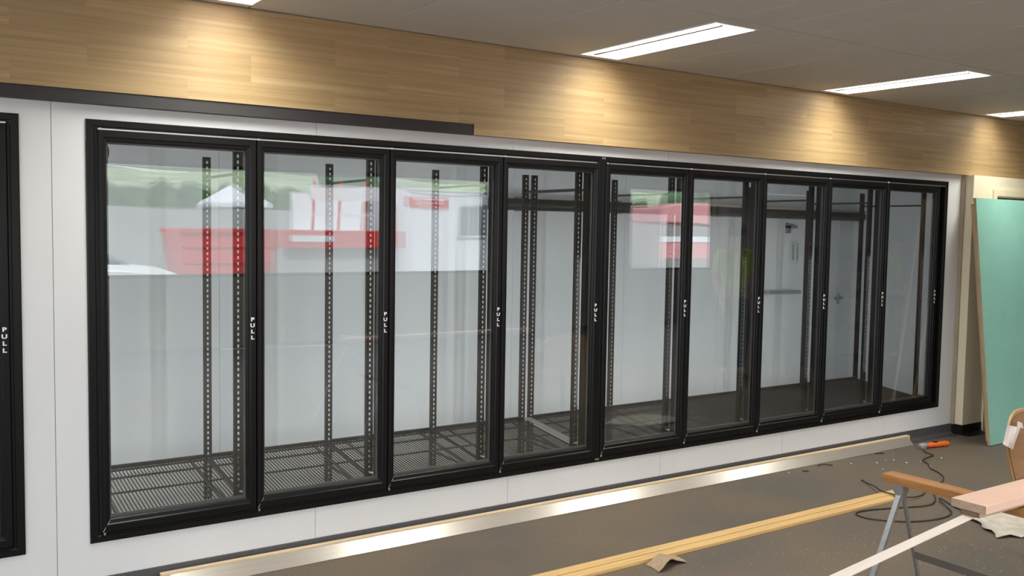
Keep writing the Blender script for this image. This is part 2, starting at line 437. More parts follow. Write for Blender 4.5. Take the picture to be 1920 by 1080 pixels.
# ------------------------------------------------------------------ linear ceiling lights
def ceiling_light(x0, x1, label, dy=0, energy=24, spread=140, color=(.98, 1.0, .92)):
    cx, cy = (x0+x1)/2, (LY0+LY1)/2+dy
    hx, hy = (x1-x0)/2-.002, (LY0-LY1)/2-.002
    t = empty('ceiling_light', (cx, cy, CEIL), label=label, cat='ceiling light', group='linear lights in the ceiling')
    m = MB()
    for a, b, c, d in ((-hx, -hx+.010, -hy, hy), (hx-.010, hx, -hy, hy), (-hx+.01, hx-.01, -hy, -hy+.014), (-hx+.01, hx-.01, hy-.014, hy)):
        m.box(a, b, c, d, -.003, .06)
    m.build('frame', white_alu, t)
    MB().box(-hx+.075, -hx+.095, -hy+.05, hy-.05, -.0045, .03).build('spine', ceil_gap, t)
    MB().box(-hx+.010, -hx+.0735, -hy+.014, hy-.014, 0, .001).build('diffuser', diffuser_mat, t)
    MB().box(-hx+.0965, hx-.010, -hy+.014, hy-.014, 0, .001).build('diffuser', diffuser_mat, t)
    MB().box(-hx, hx, -hy, hy, .055, .065).build('housing', white_alu, t)
    ld = bpy.data.lights.new('lamp', 'AREA'); ld.shape = 'RECTANGLE'; ld.size = 2*hx-.03; ld.size_y = 2*hy-.18
    ld.energy = energy; ld.color = color; ld.spread = R(spread)
    lo = bpy.data.objects.new('lamp', ld); col.objects.link(lo); lo.parent = t; lo.location = (0, -.05, .03)
    return t
for (a, b), lb in zip(LX, ('white linear ceiling light cut off by the top edge above the first glass door',
                           'white two-strip linear ceiling light above the fourth glass door',
                           'white linear ceiling light above the seventh glass door',
                           'white linear ceiling light above the cream wall, cut off by the right edge')):
    ceiling_light(a, b, lb, energy=15 if a > 7 else 24)
ADDED_ROWS = (-3.735,)  # unseen light row added to brighten the floor and wall panels
for r, dy in enumerate(ADDED_ROWS):
    for i, (a, b) in enumerate(LX):
        ceiling_light(a, b, 'added linear ceiling light, out of view, in the %s row from the cooler, over the open shop floor' % ('second', 'third')[r], dy, 40, 140, (1, .82, .62))

# ------------------------------------------------------------------ glass door cooler fronts
def make_lettering():
    cu = bpy.data.curves.new('pull_lettering', 'FONT'); cu.body = 'P\nU\nL\nL'; cu.align_x = 'CENTER'
    cu.size = .0255; cu.space_line = 1.20; cu.extrude = .0004; cu.offset = .0011; cu.resolution_u = 3
    o = bpy.data.objects.new('pull_lettering', cu); col.objects.link(o)
    dg = bpy.context.evaluated_depsgraph_get(); me = bpy.data.meshes.new_from_object(o.evaluated_get(dg))
    bpy.data.objects.remove(o); me.materials.clear(); me.materials.append(white_ink)
    me.transform(Matrix.Diagonal((1.3, 1, 1, 1))); me.transform(Matrix.Rotation(R(90), 4, 'X'))
    zs = [v.co.z for v in me.vertices]; me.transform(Matrix.Translation((0, 0, -(max(zs)+min(zs))/2)))
    return me
letter_me = make_lettering()

DW, DZ0, DZ1 = .7305, .298, 2.158
SL, SR, RB, RT = .038, .049, .062, .053
def build_door(seed):
    """door leaf, local origin at its lower left corner on the wall plane; returns the part with its sub-parts"""
    h = DZ1-DZ0
    prof = [(0, .028), (0, -.010), (.07, -.0145), (.58, -.0155), (.66, -.011), (.93, -.009), (1, -.003), (1, .028)]
    d = MB().ring(0, DW, 0, h, SL, SR, RB, RT, prof).build('door', black_metal)
    # sealed glass unit, gently bowed
    x0, x1, z0, z1 = SL-.004, DW-SR+.004, RB-.004, h-RT+.004
    m = MB(); nx, nz = 8, 18; bow = BOW[seed % len(BOW)]
    fr = [[None]*(nz+1) for _ in range(nx+1)]
    for i in range(nx+1):
        for j in range(nz+1):
            u, v = 2*i/nx-1, 2*j/nz-1
            fr[i][j] = m.bm.verts.new((x0+(x1-x0)*i/nx, .0045 - bow*(1-u*u)*(1-v**4), z0+(z1-z0)*j/nz))
    for i in range(nx):
        for j in range(nz): m.bm.faces.new((fr[i][j], fr[i+1][j], fr[i+1][j+1], fr[i][j+1]))
    m.box(x0, x1, .0052, .0245, z0, z1)
    m.build('glass_pane', glass_mat, d, smooth=False)
    gp = d.children[0].data
    for p in gp.polygons:
        if p.index < nx*nz: p.use_smooth = True
    for p in gp.polygons:
        if p.index < nx*nz and p.normal.y > 0: p.flip()
    MB().ring(x0+.004, x1-.004, z0+.004, z1-.004, .008, .008, .014, .008, [(0, .008), (1, .008), (1, .021), (0, .021)]).build('glass_spacer', spacer_grey, d)
    lt = bpy.data.objects.new('pull_lettering', letter_me); col.objects.link(lt); lt.parent = d
    lt.location = (DW-.021, -.0162, 1.222-DZ0)
    MB().tube([(.004, -.0155, .005), (SL-.003, -.0125, RB-.006)], .0011, 5).build('corner_joint', steel, d)
    for z in (-.006, h+.003):
        MB().tube([(.013, -.006, z-.006), (.013, -.006, z+.006)], .0055, 8).build('hinge_pin', alu, d)
    return d
BOW = [.0012, .0009, .0014, .0010, .0013]
DOORS = []
def mullion_added_led(put, xa, xb):
    mu_ = MB().box(xa, xb, .032, .072, FB+.04, FT-.04).build('mullion', black_plastic)
    xc = xb-.010
    MB().box(xc-.008, xc+.008, .0722, .074, .60, 1.56).build('added_led_strip', diffuser_mat, mu_)  # strip and its lamp added, unseen, to brighten the cool room
    ld = bpy.data.lights.new('lamp', 'AREA'); ld.shape = 'RECTANGLE'; ld.size = .012; ld.size_y = .95; ld.energy = 2.3; ld.color = (.90, .96, 1.0)
    lo = bpy.data.objects.new('lamp', ld); col.objects.link(lo); lo.parent = mu_; lo.location = (xc, .076, 1.08); lo.rotation_euler = (R(90), 0, 0)
    lo.rotation_euler = Vector((0, 1, 0)).to_track_quat('-Z', 'Z').to_euler()
    put(mu_)
def cooler_front(name_label, x0, x1, lefts, protos):
    t = empty('glass_door_cooler', ((x0+x1)/2, 0, FB), label=name_label, cat='display cooler')
    lo = Vector(t.location)
    def put(o): o.parent = t; o.location = -lo + Vector(o.location); return o
    prof = [(0, .0038), (0, -.003), (.08, -.005), (.72, -.005), (.80, -.002), (1, -.002), (1, .09), (.55, .09), (.55, .0038)]
    put(MB().ring(x0, x1, FB, FT, .046, .046, .040, .040, prof).build('frame', black_metal))
    put(MB().box(x0+.05, x1-.05, -.0045, -.0015, 2.1588, 2.1652).build('head_strip', alu))
    put(MB().box(x0+.0458, x0+.0474, -.0045, -.001, FB+.05, 2.15).build('jamb_strip', spacer_grey))
    for L in lefts[1:]:
        mullion_added_led(put, L-.048, L+.036)
    mullion_added_led(put, x0+.04, x0+.085); mullion_added_led(put, x1-.095, x1-.04)
    put(MB().box(x0+.085, x1-.085, .032, .085, FB+.035, FB+.085).build('sill', black_plastic))
    put(MB().box(x0+.085, x1-.085, .032, .085, FT-.09, FT-.035).build('header', black_plastic))
    for k, L in enumerate(lefts):
        d = protos[k % len(protos)] if k < len(protos) and protos[k].parent is None else copy_tree(protos[k % len(protos)])
        d.location = (L, 0, DZ0); put(d)
    return t, put
protos = [build_door(i) for i in range(5)]
XM = 3.0045
tA, putA = cooler_front('black four-door glass cooler front, left half of the long run, beside the white wall strip', 0, XM, [door_left(i) for i in range(4)], protos)
tB, putB = cooler_front('black five-door glass cooler front, right half of the long run, ending near the green board', XM+.0005, W, [door_left(i) for i in range(4, 9)], protos)
d1 = protos[0]
MB().tube(smooth_path([(SL+.004, .030, 1.72), (SL+.014, .030, 1.755), (SL+.012, .030, 1.785), (SL+.003, .030, 1.800), (SL+.034, .030, 1.852)]), .004, 6).build('door_stay', rubber, d1)
tC, putC = cooler_front('black glass cooler front cut off by the left edge of the photo', -1.087, -.268, [-1.048], protos)
for put, x in ((putA, XM-.008), (putB, XM+.009)):
    for z in (FB+.02, FT-.012):
        put(MB().tube([(x, -.0085, z), (x, -.002, z)], .0062, 10).build('screw', alu))

# ------------------------------------------------------------------ shelving inside: uprights and wire racks
def ladder(m, x, y, z0, z1, face):
    w, d, s = .042, .022, .0095
    f0, f1 = (y, y+.002)
    m.box(x-w/2, x-s/2, f0, f1, z0, z1).box(x+s/2, x+w/2, f0, f1, z0, z1)
    z = z0
    while z < z1-.03:
        m.box(x-s/2, x+s/2, f0, f1, z, z+.0145); z += .030
    m.box(x-s/2, x+s/2, f0, f1, z, z1)
    m.box(x-w/2, x-w/2+.002, f1, y+d, z0, z1).box(x+w/2-.002, x+w/2, f1, y+d, z0, z1)
ends = [(.035, None)] + [(door_left(i)+PIT-.034, None) for i in range(3)] + [(2.925, None), (3.000, None)] + [(door_left(i)+PIT-.034, None) for i in range(4, 8)] + [(6.675, None)]
YP0, YP1 = .098, .725
def make_end_frame():
    t = empty('shelf_upright_frame', (0, YP0, CF))
    for x, y in ((-.026, 0), (0, YP1-YP0)):
        m = MB(); ladder(m, x, y, 0.0, 2.112-CF, 1)
        m.box(x-.021, x+.021, y-.004, y+.024, 0, .004)
        m.build('upright', brown_black, t)
    MB().tube([(-.026, .022, 1.995-CF), (0, YP1-YP0, 1.995-CF)], .008, 6).build('brace', black_wire, t)
    MB().tube([(-.026, .022, .10), (0, YP1-YP0, .10)], .008, 6).build('brace', black_wire, t)
    MB().tube([(-.018, .004, .20), (.0, -.012, .194)], .007, 6).build('shelf_clip', alu, t)
    return t
ORD = ['first', 'second', 'third', 'fourth', 'fifth', 'sixth', 'seventh', 'eighth', 'ninth']
ef = make_end_frame()
efl = ['black slotted shelf upright frame at the far left inside the first glass door',
       'black slotted shelf upright frame between the first and second glass doors',
       'black slotted shelf upright frame between the second and third glass doors',
       'black slotted shelf upright frame between the third and fourth glass doors',
       'left of the close pair of slotted upright frames behind the fourth glass door',
       'right of the close pair of slotted upright frames behind the fourth glass door',
       'black slotted shelf upright frame between the fifth and sixth glass doors',
       'black slotted shelf upright frame between the sixth and seventh glass doors',
       'black slotted shelf upright frame between the seventh and eighth glass doors',
       'black slotted shelf upright frame between the eighth and ninth glass doors',
       'black slotted shelf upright frame at the right end inside the ninth glass door']
for i, (x, _) in enumerate(ends):
    o = ef if i == 0 else copy_tree(ef)
    o.location = (x, YP0, CF); tag(o, efl[i], 'shelf upright', 'upright frames inside the cooler')

RK_Y0, RK_Z0, RK_L, RK_T = .124, .340, .600, .122
def make_rack(w):
    t = empty('wire_shelf', (0, RK_Y0, RK_Z0)); t.rotation_euler.x = math.atan(RK_T)
    hw = w/2-.006
    m = MB(); n = int(2*hw/.0182)
    for k in range(n+1):
        x = -hw + 2*hw*k/n
        m.bar((x, 0, 0), (x, RK_L, 0), .0050, .0050)
    m.build('wire_deck', black_wire, t)
    m = MB()
    for y in (0.0, RK_L-.13, RK_L-.02): m.bar((-hw, y, -.006), (hw, y, -.006), .009, .009)
    m.bar((-hw, RK_L+.004, .006), (hw, RK_L+.004, .006), .012, .022)
    m.bar((-hw, 0, -.006), (-hw, RK_L, -.006), .009, .009).bar((hw, 0, -.006), (hw, RK_L, -.006), .009, .009)
    m.build('frame', black_wire, t)
    m = MB().bar((-hw, RK_L*.45, -.007), (hw, RK_L*.45, -.007), .008, .008)
    m.build('cross_bar', black_wire, t)
    for s in (-1, 1):
        MB().bar((s*hw*.72, 0, -.007), (s*hw*.72, RK_L, -.007), .009, .009).build('stiffener', black_wire, t)
    return t
rk = make_rack(PIT-.004)
bays = [(ends[0][0], ends[1][0]), (ends[1][0], ends[2][0]), (ends[2][0], ends[3][0]), (ends[3][0], ends[4][0]), (ends[5][0], ends[6][0]),
        (ends[6][0], ends[7][0]), (ends[7][0], ends[8][0]), (ends[8][0], ends[9][0]), (ends[9][0], ends[10][0])]
for i, (a, b) in enumerate(bays):
    o = rk if i == 0 else copy_tree(rk)
    s = (b-a)/PIT
    o.location = ((a+b)/2, RK_Y0, RK_Z0); o.scale.x = s
    tag(o, 'sloping black wire shelf behind the %s glass door from the left' % ORD[i], 'wire shelf', 'wire shelves along the cooler floor')
fp = MB().box(-.030, .030, 0, RK_L, -.003, .0).build('filler_plate', mat('filler_steel', (.34, .32, .30), .45, .3))
fp.location = ((ends[4][0]+ends[5][0])/2, RK_Y0, RK_Z0+.006); fp.rotation_euler.x = math.atan(RK_T)
tag(fp, 'grey metal filler strip between the wire shelves of the fourth and fifth glass doors', 'filler strip')
# pipe along the back of the cool room
pp = empty('insulated_pipe', (5.2, CB-.10, 1.93), label='black insulated pipe running along the top of the cool room back wall', cat='pipe')
MB().tube([(3.05-5.2, 0, .0), (5.2-5.2, 0, .0), (CX1-.005-5.2, 0, -.012)], .046, 16).build('insulation', foam, pp, smooth=True)
MB().tube([(5.4-5.2, -.03, .052), (CX1-.005-5.2, -.03, .040)], .012, 8).build('highlight_line', highlight_tan, pp, smooth=True)  # tan tube drawn for the highlight along the pipe top
m = MB()
for x in (3.4, 4.4, 5.6, 6.9): m.box(x-5.2-.015, x-5.2+.015, .0, .098, -.052, .06)
m.build('bracket', steel, pp)

# ------------------------------------------------------------------ green board leaning by the door
def sheet(name, tl, bl, w, th, faces, label, cat):
    tl, bl = Vector(tl), Vector(bl); u = Vector((1, 0, 0)); v = (tl-bl); n = u.cross(v).normalized()   # n faces the room (-y)
    if n.y > 0: n = -n
    t = empty(name, bl, label=label, cat=cat)
    def slab(p, off0, off1, a, b, name_, mm, ww):
        m = MB(); bm = m.bm
        P = [p, p+u*ww, p+u*ww+v, p+v]
        A = [bm.verts.new(q-bl+n*off0) for q in P]; B = [bm.verts.new(q-bl+n*off1) for q in P]
        bm.faces.new(A); bm.faces.new(B[::-1])
        for i in range(4): bm.faces.new((A[i], B[i], B[(i+1) % 4], A[(i+1) % 4]))
        return m.build(name_, mm, t)
    slab(bl, -th, -.0012, 0, 0, 'core', faces[1], w)
    slab(bl, -.0011, 0, 0, 0, 'face_paper', faces[0], w)
    return t
sheet('plasterboard_sheet', (6.842, -.242, 2.062), (6.836, -.472, .006), 1.2, .026, (green_face, tan_paper), 'mint green plasterboard sheet leaning in front at the cream wall', 'plasterboard')
sheet('plasterboard_sheet', (7.01, -.125, 2.02), (6.985, -.37, .004), 1.2, .022, (tan_paper, tan_paper), 'second board hidden behind the mint green sheet, only its edge showing', 'plasterboard')

# ------------------------------------------------------------------ things on the floor
o = MB().box(.30, 6.34, -.0575, -.024, 0, .067).build('timber_batten', pine_pale, bevel=.002)
tag(o, 'pale timber batten lying along the skirting behind the shiny metal angle', 'timber batten')
m = MB(); L0, L1 = .34, 6.30
m.prism([(-.060, .058), (-.122, .0035), (-.120, .0008), (-.0575, .0556)], 'x', L0, L1)
m.prism([(-.121, .0005), (-.121, .0035), (-.070, .0035), (-.070, .0005)], 'x', L0, L1)
o = m.build('metal_angle', alu_warm); tag(o, 'long shiny aluminium angle lying on the floor along the skirting', 'metal angle')
o = MB().box(1.2, 4.95, -.0325, .0325, 0, .020).build('timber_batten', pine, bevel=.003, loc=(0, -.9205, 0)); o.rotation_euler.z = R(.05)
tag(o, 'yellow pine batten on the open floor, the one nearer the cooler', 'timber batten', 'pair of pine battens on the floor')
o = MB().box(1.1, 4.72, -.030, .030, 0, .020).build('timber_batten', pine, bevel=.003, loc=(0, -.9925, 0)); o.rotation_euler.z = R(.08)
tag(o, 'yellow pine batten on the open floor, beside the cardboard scrap', 'timber batten', 'pair of pine battens on the floor')
# cardboard scrap: bent piece
m = MB(); rows_ = []
prof_c = [(-.10, .001), (-.075, .020), (-.05, .040), (-.02, .048), (.02, .040), (.06, .022), (.10, .010), (.125, .002)]
for k in range(6):
    t_ = k/5
    rows_.append([Vector((x + .05*t_ - .02*t_*t_, -.055+.11*t_ + .012*math.sin(x*30), z*(1-.25*t_)+.001)) for x, z in prof_c])
top = [[m.bm.verts.new(p+Vector((0, 0, .004))) for p in r] for r in rows_]; bot = [[m.bm.verts.new(p) for p in r] for r in rows_]
for a in (top, bot):
    for i in range(5):
        for j in range(7): m.bm.faces.new((a[i][j], a[i+1][j], a[i+1][j+1], a[i][j+1]))
for i in range(5):
    m.bm.faces.new((top[i][0], top[i+1][0], bot[i+1][0], bot[i][0])); m.bm.faces.new((top[i][7], top[i+1][7], bot[i+1][7], bot[i][7]))
for j in range(7):
    m.bm.faces.new((top[0][j], top[0][j+1], bot[0][j+1], bot[0][j])); m.bm.faces.new((top[5][j], top[5][j+1], bot[5][j+1], bot[5][j]))
o = m.build('cardboard_scrap', cardboard, loc=(2.575, -1.085, 0)); o.rotation_euler.z = R(8)
tag(o, 'bent piece of brown cardboard on the floor against the pine batten', 'cardboard')

# orange power tool with its cord
t = empty('power_tool', (6.30, -.235, 0), R(-12), label='orange handled power tool with grey head lying past the end of the metal angle', cat='power tool')
m = MB(); rings = []
for x, ry, rz in ((0, .016, .016), (.03, .022, .021), (.09, .024, .022), (.16, .022, .021), (.21, .024, .023), (.235, .018, .018)):
    rings.append([(x, ry*math.cos(a), .024+rz*math.sin(a)) for a in [2*math.pi*k/12 for k in range(12)]])
m.loft(rings).build('body', orange, t, smooth=True)
m = MB(); rings = []
for x, r_ in ((-.075, .012), (-.07, .021), (-.03, .023), (0, .017)):
    rings.append([(x, r_*math.cos(a), .024+r_*math.sin(a)) for a in [2*math.pi*k/12 for k in range(12)]])
hd = m.loft(rings).build('head', grey_plastic, t, smooth=True)
MB().tube([(-.055, -.005, .004), (-.055, -.045, .003)], [.016, .012], 8).build('blade', steel, hd)
MB().box(.07, .11, -.012, .012, .043, .050).build('switch', black_plastic, t)
inv = Matrix.Rotation(R(12), 4, 'Z') @ Matrix.Translation((-6.30, .235, 0))
cpts = [(6.262, -.228, .012), (6.23, -.25, .007), (6.14, -.325, .006), (6.096, -.421, .006), (5.98, -.44, .006), (5.87, -.475, .006), (5.80, -.56, .006), (5.685, -.655, .006), (5.63, -.75, .006), (5.53, -.85, .006), (5.38, -.92, .006), (5.26, -.88, .006)]
MB().tube([inv @ q for q in smooth_path(cpts)], .0045, 6).build('cord', rubber, t, smooth=True)
# loose cable coils under the trestle
cp = [(4.95, -.585, .006), (4.91, -.66, .006), (4.80, -.80, .03), (4.74, -.90, .03), (4.80, -1.05, .02), (5.00, -1.03, .006), (5.16, -.95, .006), (5.02, -1.10, .008), (4.80, -1.20, .008), (4.55, -1.12, .006), (4.36, -1.06, .006), (4.23, -1.06, .006), (4.20, -1.15, .006), (4.28, -1.27, .006), (4.42, -1.36, .006), (4.62, -1.40, .006), (4.78, -1.36, .006), (4.90, -1.22, .015), (4.98, -1.16, .015), (4.92, -1.28, .006), (4.86, -1.40, .006)]
o = MB().tube(smooth_path(cp), .0045, 6).build('loose_cable', rubber, smooth=True)
tag(o, 'dark flexible cable lying in loose loops on the floor under the trestle', 'cable')
# crumbs and off-cuts on the floor
def pt(px, py):
    u, v = (px-960)/1753.27, (540-py)/1753.27
    w = rot @ Vector((u, v, -1)); c = Vector((-.7745, -4.5961, 1.7445)); s = -c.z/w.z
    return c + w*s
crumbs = [(1596, 870), (1479, 887), (1644, 868), (1676, 863), (1726, 866), (1744, 875), (1765, 859), (1655, 880), (1661, 864), (1700, 868)]
for i, (px, py) in enumerate(crumbs):
    p = pt(px, py); m = MB().sphere((0, 0, .003), .0065, 1, (1.3, .9, .55), .5, i)
    o = m.build('plaster_crumb', crumb, loc=(p.x, p.y, 0)); o.rotation_euler.z = i
    tag(o, 'small white plaster crumb on the floor near the tool and metal angle', 'crumb', 'plaster crumbs on the floor')
def bit(name, px, py, pts, r, mm, label, cat):
    p = pt(px, py); o = MB().tube(pts, r, 6).build(name, mm, loc=(p.x, p.y, 0)); tag(o, label, cat); return o
bit('cable_scrap', 1549, 874, smooth_path([(-.06, .03, .004), (-.01, .02, .012), (.05, -.02, .004)]), .004, rubber, 'curved black cable scrap on the floor in front of the metal angle', 'cable scrap')
bit('cable_scrap', 1510, 884, [(-.02, .01, .004), (.02, -.012, .004)], .0045, rubber, 'tiny straight black cable scrap, left of the curved one', 'cable scrap')
bit('cable_scrap', 1652, 851, [(-.05, .02, .005), (0, .0, .005), (.02, -.01, .005)], .005, rubber, 'black cable end touching the front of the metal angle near its right end', 'cable scrap')
bit('nail', 1676, 856, [(0, 0, .0), (0, 0, .035)], .004, steel, 'nail standing upright in front of the metal angle near its right end', 'nail')
bit('screw', 1780, 826, [(-.018, 0, .006), (.01, .004, .008)], .009, alu, 'bright metal fixing on the floor behind the orange tool, left of two', 'screw')
bit('screw', 1788, 819, [(-.018, 0, .006), (.02, -.004, .006)], .006, alu, 'thin metal fixing on the floor behind the orange tool, right of two', 'screw')
# sawdust specks: more than anyone could count
m = MB(); rs = random.Random(3)
for k in range(900):
    x = rs.gauss(4.2, .9); y = rs.gauss(-1.9, .55)
    if not (1.2 < x < 6.5 and -3.4 < y < -.25): continue
    r_ = rs.uniform(.0015, .0042); a = rs.uniform(0, 6.28)
    p = [(x+r_*math.cos(a+q), y+r_*math.sin(a+q), .0002) for q in (0, 2.1, 4.2)]
    v = [m.bm.verts.new(q) for q in p] + [m.bm.verts.new((x, y, r_*.8))]
    for f in ((0, 1, 3), (1, 2, 3), (2, 0, 3), (2, 1, 0)): m.bm.faces.new([v[i] for i in f])
o = m.build('sawdust', dust); tag(o, 'fine sawdust specks scattered over the floor around the trestle', 'sawdust', kind='stuff')

# crumpled drop cloth
m = MB(); N = 26; out_px = [(1818, 972), (1870, 1009), (1960, 1008), (2010, 985), (1940, 955), (1880, 958)]
poly = [pt(*q) for q in out_px]; cx = sum(p.x for p in poly)/6; cy = sum(p.y for p in poly)/6
rings = []
for k in range(9):
    f = k/8; ring = []
    for j in range(48):
        a = j/48*6; i = int(a) % 6; q = poly[i].lerp(poly[(i+1) % 6], a-int(a))
        x, y = cx+(q.x-cx)*f, cy+(q.y-cy)*f
        edge = 1 + .05*f*math.sin(j*1.7)
        x, y = cx+(x-cx)*edge, cy+(y-cy)*edge
        z = .004 + (1-f**3)*.055*abs(noise.noise(Vector((x*7, y*7, 1.3)))) + .012*f*abs(math.sin(j*.8))
        ring.append((x-cx, y-cy, z))
    rings.append(ring)
V = [[m.bm.verts.new(p) for p in r] for r in rings[1:]]; c0 = m.bm.verts.new((0, 0, .03))
for a, b in zip(V, V[1:]):
    for j in range(48): m.bm.faces.new((a[j], a[(j+1) % 48], b[(j+1) % 48], b[j]))
for j in range(48): m.bm.faces.new((c0, V[0][j], V[0][(j+1) % 48]))
o = m.build('drop_cloth', cloth_mat, loc=(cx, cy, 0), smooth=True)
sm = o.modifiers.new('thick', 'SOLIDIFY'); sm.thickness = .003; sm.offset = 1
tag(o, 'crumpled off-white cloth on the floor under the pink board', 'cloth')

# ------------------------------------------------------------------ trestle with boards
BZ = .727
t = empty('trestle', (2.79, -2.80, 0), label='metal trestle with an orange-brown timber top rail', cat='trestle')
def rel(p): return (p[0]-2.79, p[1]+2.80, p[2])
m = MB()
bx0, bx1, by0, by1 = 2.748, 2.828, -2.226, -3.45; XB = 2.775
rail = MB().box(bx0-2.79, bx1-2.79, by1+2.80, by0+2.80, BZ-.034, BZ).build('top_rail', beam_wood, t, bevel=.002); rail.rotation_euler.z = R(.0)
for y in (-2.300, -3.30):
    MB().box(XB-.020-2.79, XB+.024-2.79, y-.022+2.80, y+.022+2.80, BZ-.068, BZ-.0345).box(XB-.016-2.79, XB+.018-2.79, y-.018+2.8, y+.018+2.8, BZ-.10, BZ-.066).build('bracket', steel, t)
    for s, xf in ((-1, 2.44), (1, 3.02)):
        xt = XB+s*.010
        m = MB()
        m.bar(rel((xt, y-.010, BZ-.080)), rel((xf, y-.010, .0)), .015, .003, (0, 1, 0))
        m.bar(rel((xt+s*.007, y+.000, BZ-.080)), rel((xf+s*.007, y+.000, .0)), .003, .020, (0, 1, 0))
        m.build('leg', steel, t)
for xb in (2.890,):
    MB().bar(rel((xb, -2.31, .385)), rel((xb, -3.31, .385)), .024, .004).bar(rel((xb-.012, -2.31, .370)), rel((xb-.012, -3.31, .370)), .004, .026).build('brace', dark_steel, t)
o = MB().box(0, 1.28, -.02, .02, 0, .003).build('metal_strip', white_alu); o.location = (1.50, -2.905, BZ+.0003); o.rotation_euler.z = R(8.0)
tag(o, 'narrow white metal strip sticking out diagonally from under the pink board', 'metal strip')
o = MB().box(2.476, 4.4, -.036, .036, 0, .0205).build('timber_board', pine_pale, bevel=.001); o.location = (0, -2.772, BZ+.0036)
tag(o, 'pale timber board lying beneath the pink primed board on the trestle', 'timber board')
o = MB().box(2.470, 4.4, -.066, .066, 0, .031).build('primed_board', pink_primer, bevel=.002); o.location = (0, -2.768, BZ+.0245)
tag(o, 'pink primed board lying across the timber top of the trestle', 'timber board')

def raw_end(o, m_):
    o.data.materials.append(m_)
    for p in o.data.polygons:
        if abs(p.normal.x if o.name != 'top_rail' else p.normal.y) > .9: p.material_index = 1
raw_end(bpy.data.objects['timber_board'], mat('sawn_end_shaded', (.17, .105, .065), .8, var=.15, vscale=(60, 60, 60)))  # brown end grain, darkened for the shadow under the pink board
raw_end(bpy.data.objects['primed_board'], mat('sawn_end', (.40, .29, .22), .8, var=.12, vscale=(60, 60, 60)))
raw_end(rail, beam_end)

# ------------------------------------------------------------------ moulded ply chair at the right edge
CH0 = Vector((4.335, -2.0, 0))
t = empty('plywood_chair', CH0, R(0), label='brown moulded plywood chair cut off by the right edge, paper hung on its back', cat='chair')
def outline(z):
    K = [(.42, .060), (.44, .075), (.52, .135), (.60, .205), (.65, .255), (.70, .258), (.74, .240), (.77, .205), (.795, .150), (.812, .085), (.818, .0)]
    for (z0, w0), (z1, w1_) in zip(K, K[1:]):
        if z0 <= z <= z1: return w0+(w1_-w0)*(z-z0)/(z1-z0)
    return 0
zs = [.425, .44, .46, .48, .50, .52, .54, .56, .58, .60, .625, .65, .675, .70, .72, .74, .755, .77, .783, .795, .805, .812, .8165]
def shell(name, inset, y_off, th, mm, z_from=.425):
    m = MB(); F = []; B = []
    for z in zs:
        if z < z_from: continue
        w = max(outline(z)-inset, .006); zz = z if z < .75 else z-inset*(z-.75)/.07
        F.append([m.bm.verts.new((w*s, y_off - .035*(1-(abs(s))**2)*0 + .06*(s*w/.25)**2*-1, zz)) for s in [k/6-1 for k in range(13)]])
        B.append([m.bm.verts.new((w*s, y_off + th + .06*(s*w/.25)**2*-1, zz)) for s in [k/6-1 for k in range(13)]])
    for G in (F, B):
        for a, b in zip(G, G[1:]):
            for k in range(12): m.bm.faces.new((a[k], a[k+1], b[k+1], b[k]))
    for a, b, c, d in zip(F, F[1:], B, B[1:]):
        m.bm.faces.new((a[0], b[0], d[0], c[0])); m.bm.faces.new((a[12], b[12], d[12], c[12]))
    for k in range(12):
        m.bm.faces.new((F[0][k], F[0][k+1], B[0][k+1], B[0][k])); m.bm.faces.new((F[-1][k], F[-1][k+1], B[-1][k+1], B[-1][k]))
    return m.build(name, mm, t, smooth=False)
shell('back_rim', 0, .004, .012, ply_edge)
shell('backrest', .018, -.002, .008, ply)
m = MB()
m.prism([(-.07, -.01), (.07, -.01), (.20, -.10), (.215, -.36), (.15, -.42), (-.15, -.42), (-.215, -.36), (-.20, -.10)], 'z', .420, .434)
m.build('seat', ply, t, bevel=.004)
MB().tube([(.08, -.20, .42), (.08, -.20, .03)], .022, 12).build('pedestal', dark_steel, t)
MB().tube([(.08, -.20, 0), (.08, -.20, .03)], [.20, .04], 24).build('base', dark_steel, t)
def pty(px, py, Y):
    w = rot @ Vector(((px-960)/1753.27, (540-py)/1753.27, -1)); c = Vector((-.7745, -4.5961, 1.7445))
    return c + w*((Y-c.y)/w.y) - CH0
m = MB()
quad = [[(1889, 797), (1913, 802)], [(1885, 812), (1908, 816)], [(1882, 826), (1903, 830)], [(1880, 833), (1899, 843)]]
Fv = []
for r_, (a, b) in enumerate(quad):
    Fv.append([m.bm.verts.new(pty(a[0]+(b[0]-a[0])*k/4, a[1]+(b[1]-a[1])*k/4, -2.088 + .012*math.sin(k*1.3+r_*.7) + .010*k/4)) for k in range(5)])
for a, b in zip(Fv, Fv[1:]):
    for k in range(4): m.bm.faces.new((a[k], a[k+1], b[k+1], b[k]))
v0 = [m.bm.verts.new(pty(*p)) for p in ((1908, 790, -2.07), (1916, 793, -2.06), (1919, 803, -2.06))]
m.bm.faces.new((Fv[0][3], Fv[0][4], v0[2], v0[1], v0[0]))
o = m.build('paper_strip', paper, loc=CH0); s_ = o.modifiers.new('thick', 'SOLIDIFY'); s_.thickness = .001
tag(o, 'creased off-white paper strip hanging over the left side of the chair back', 'paper')

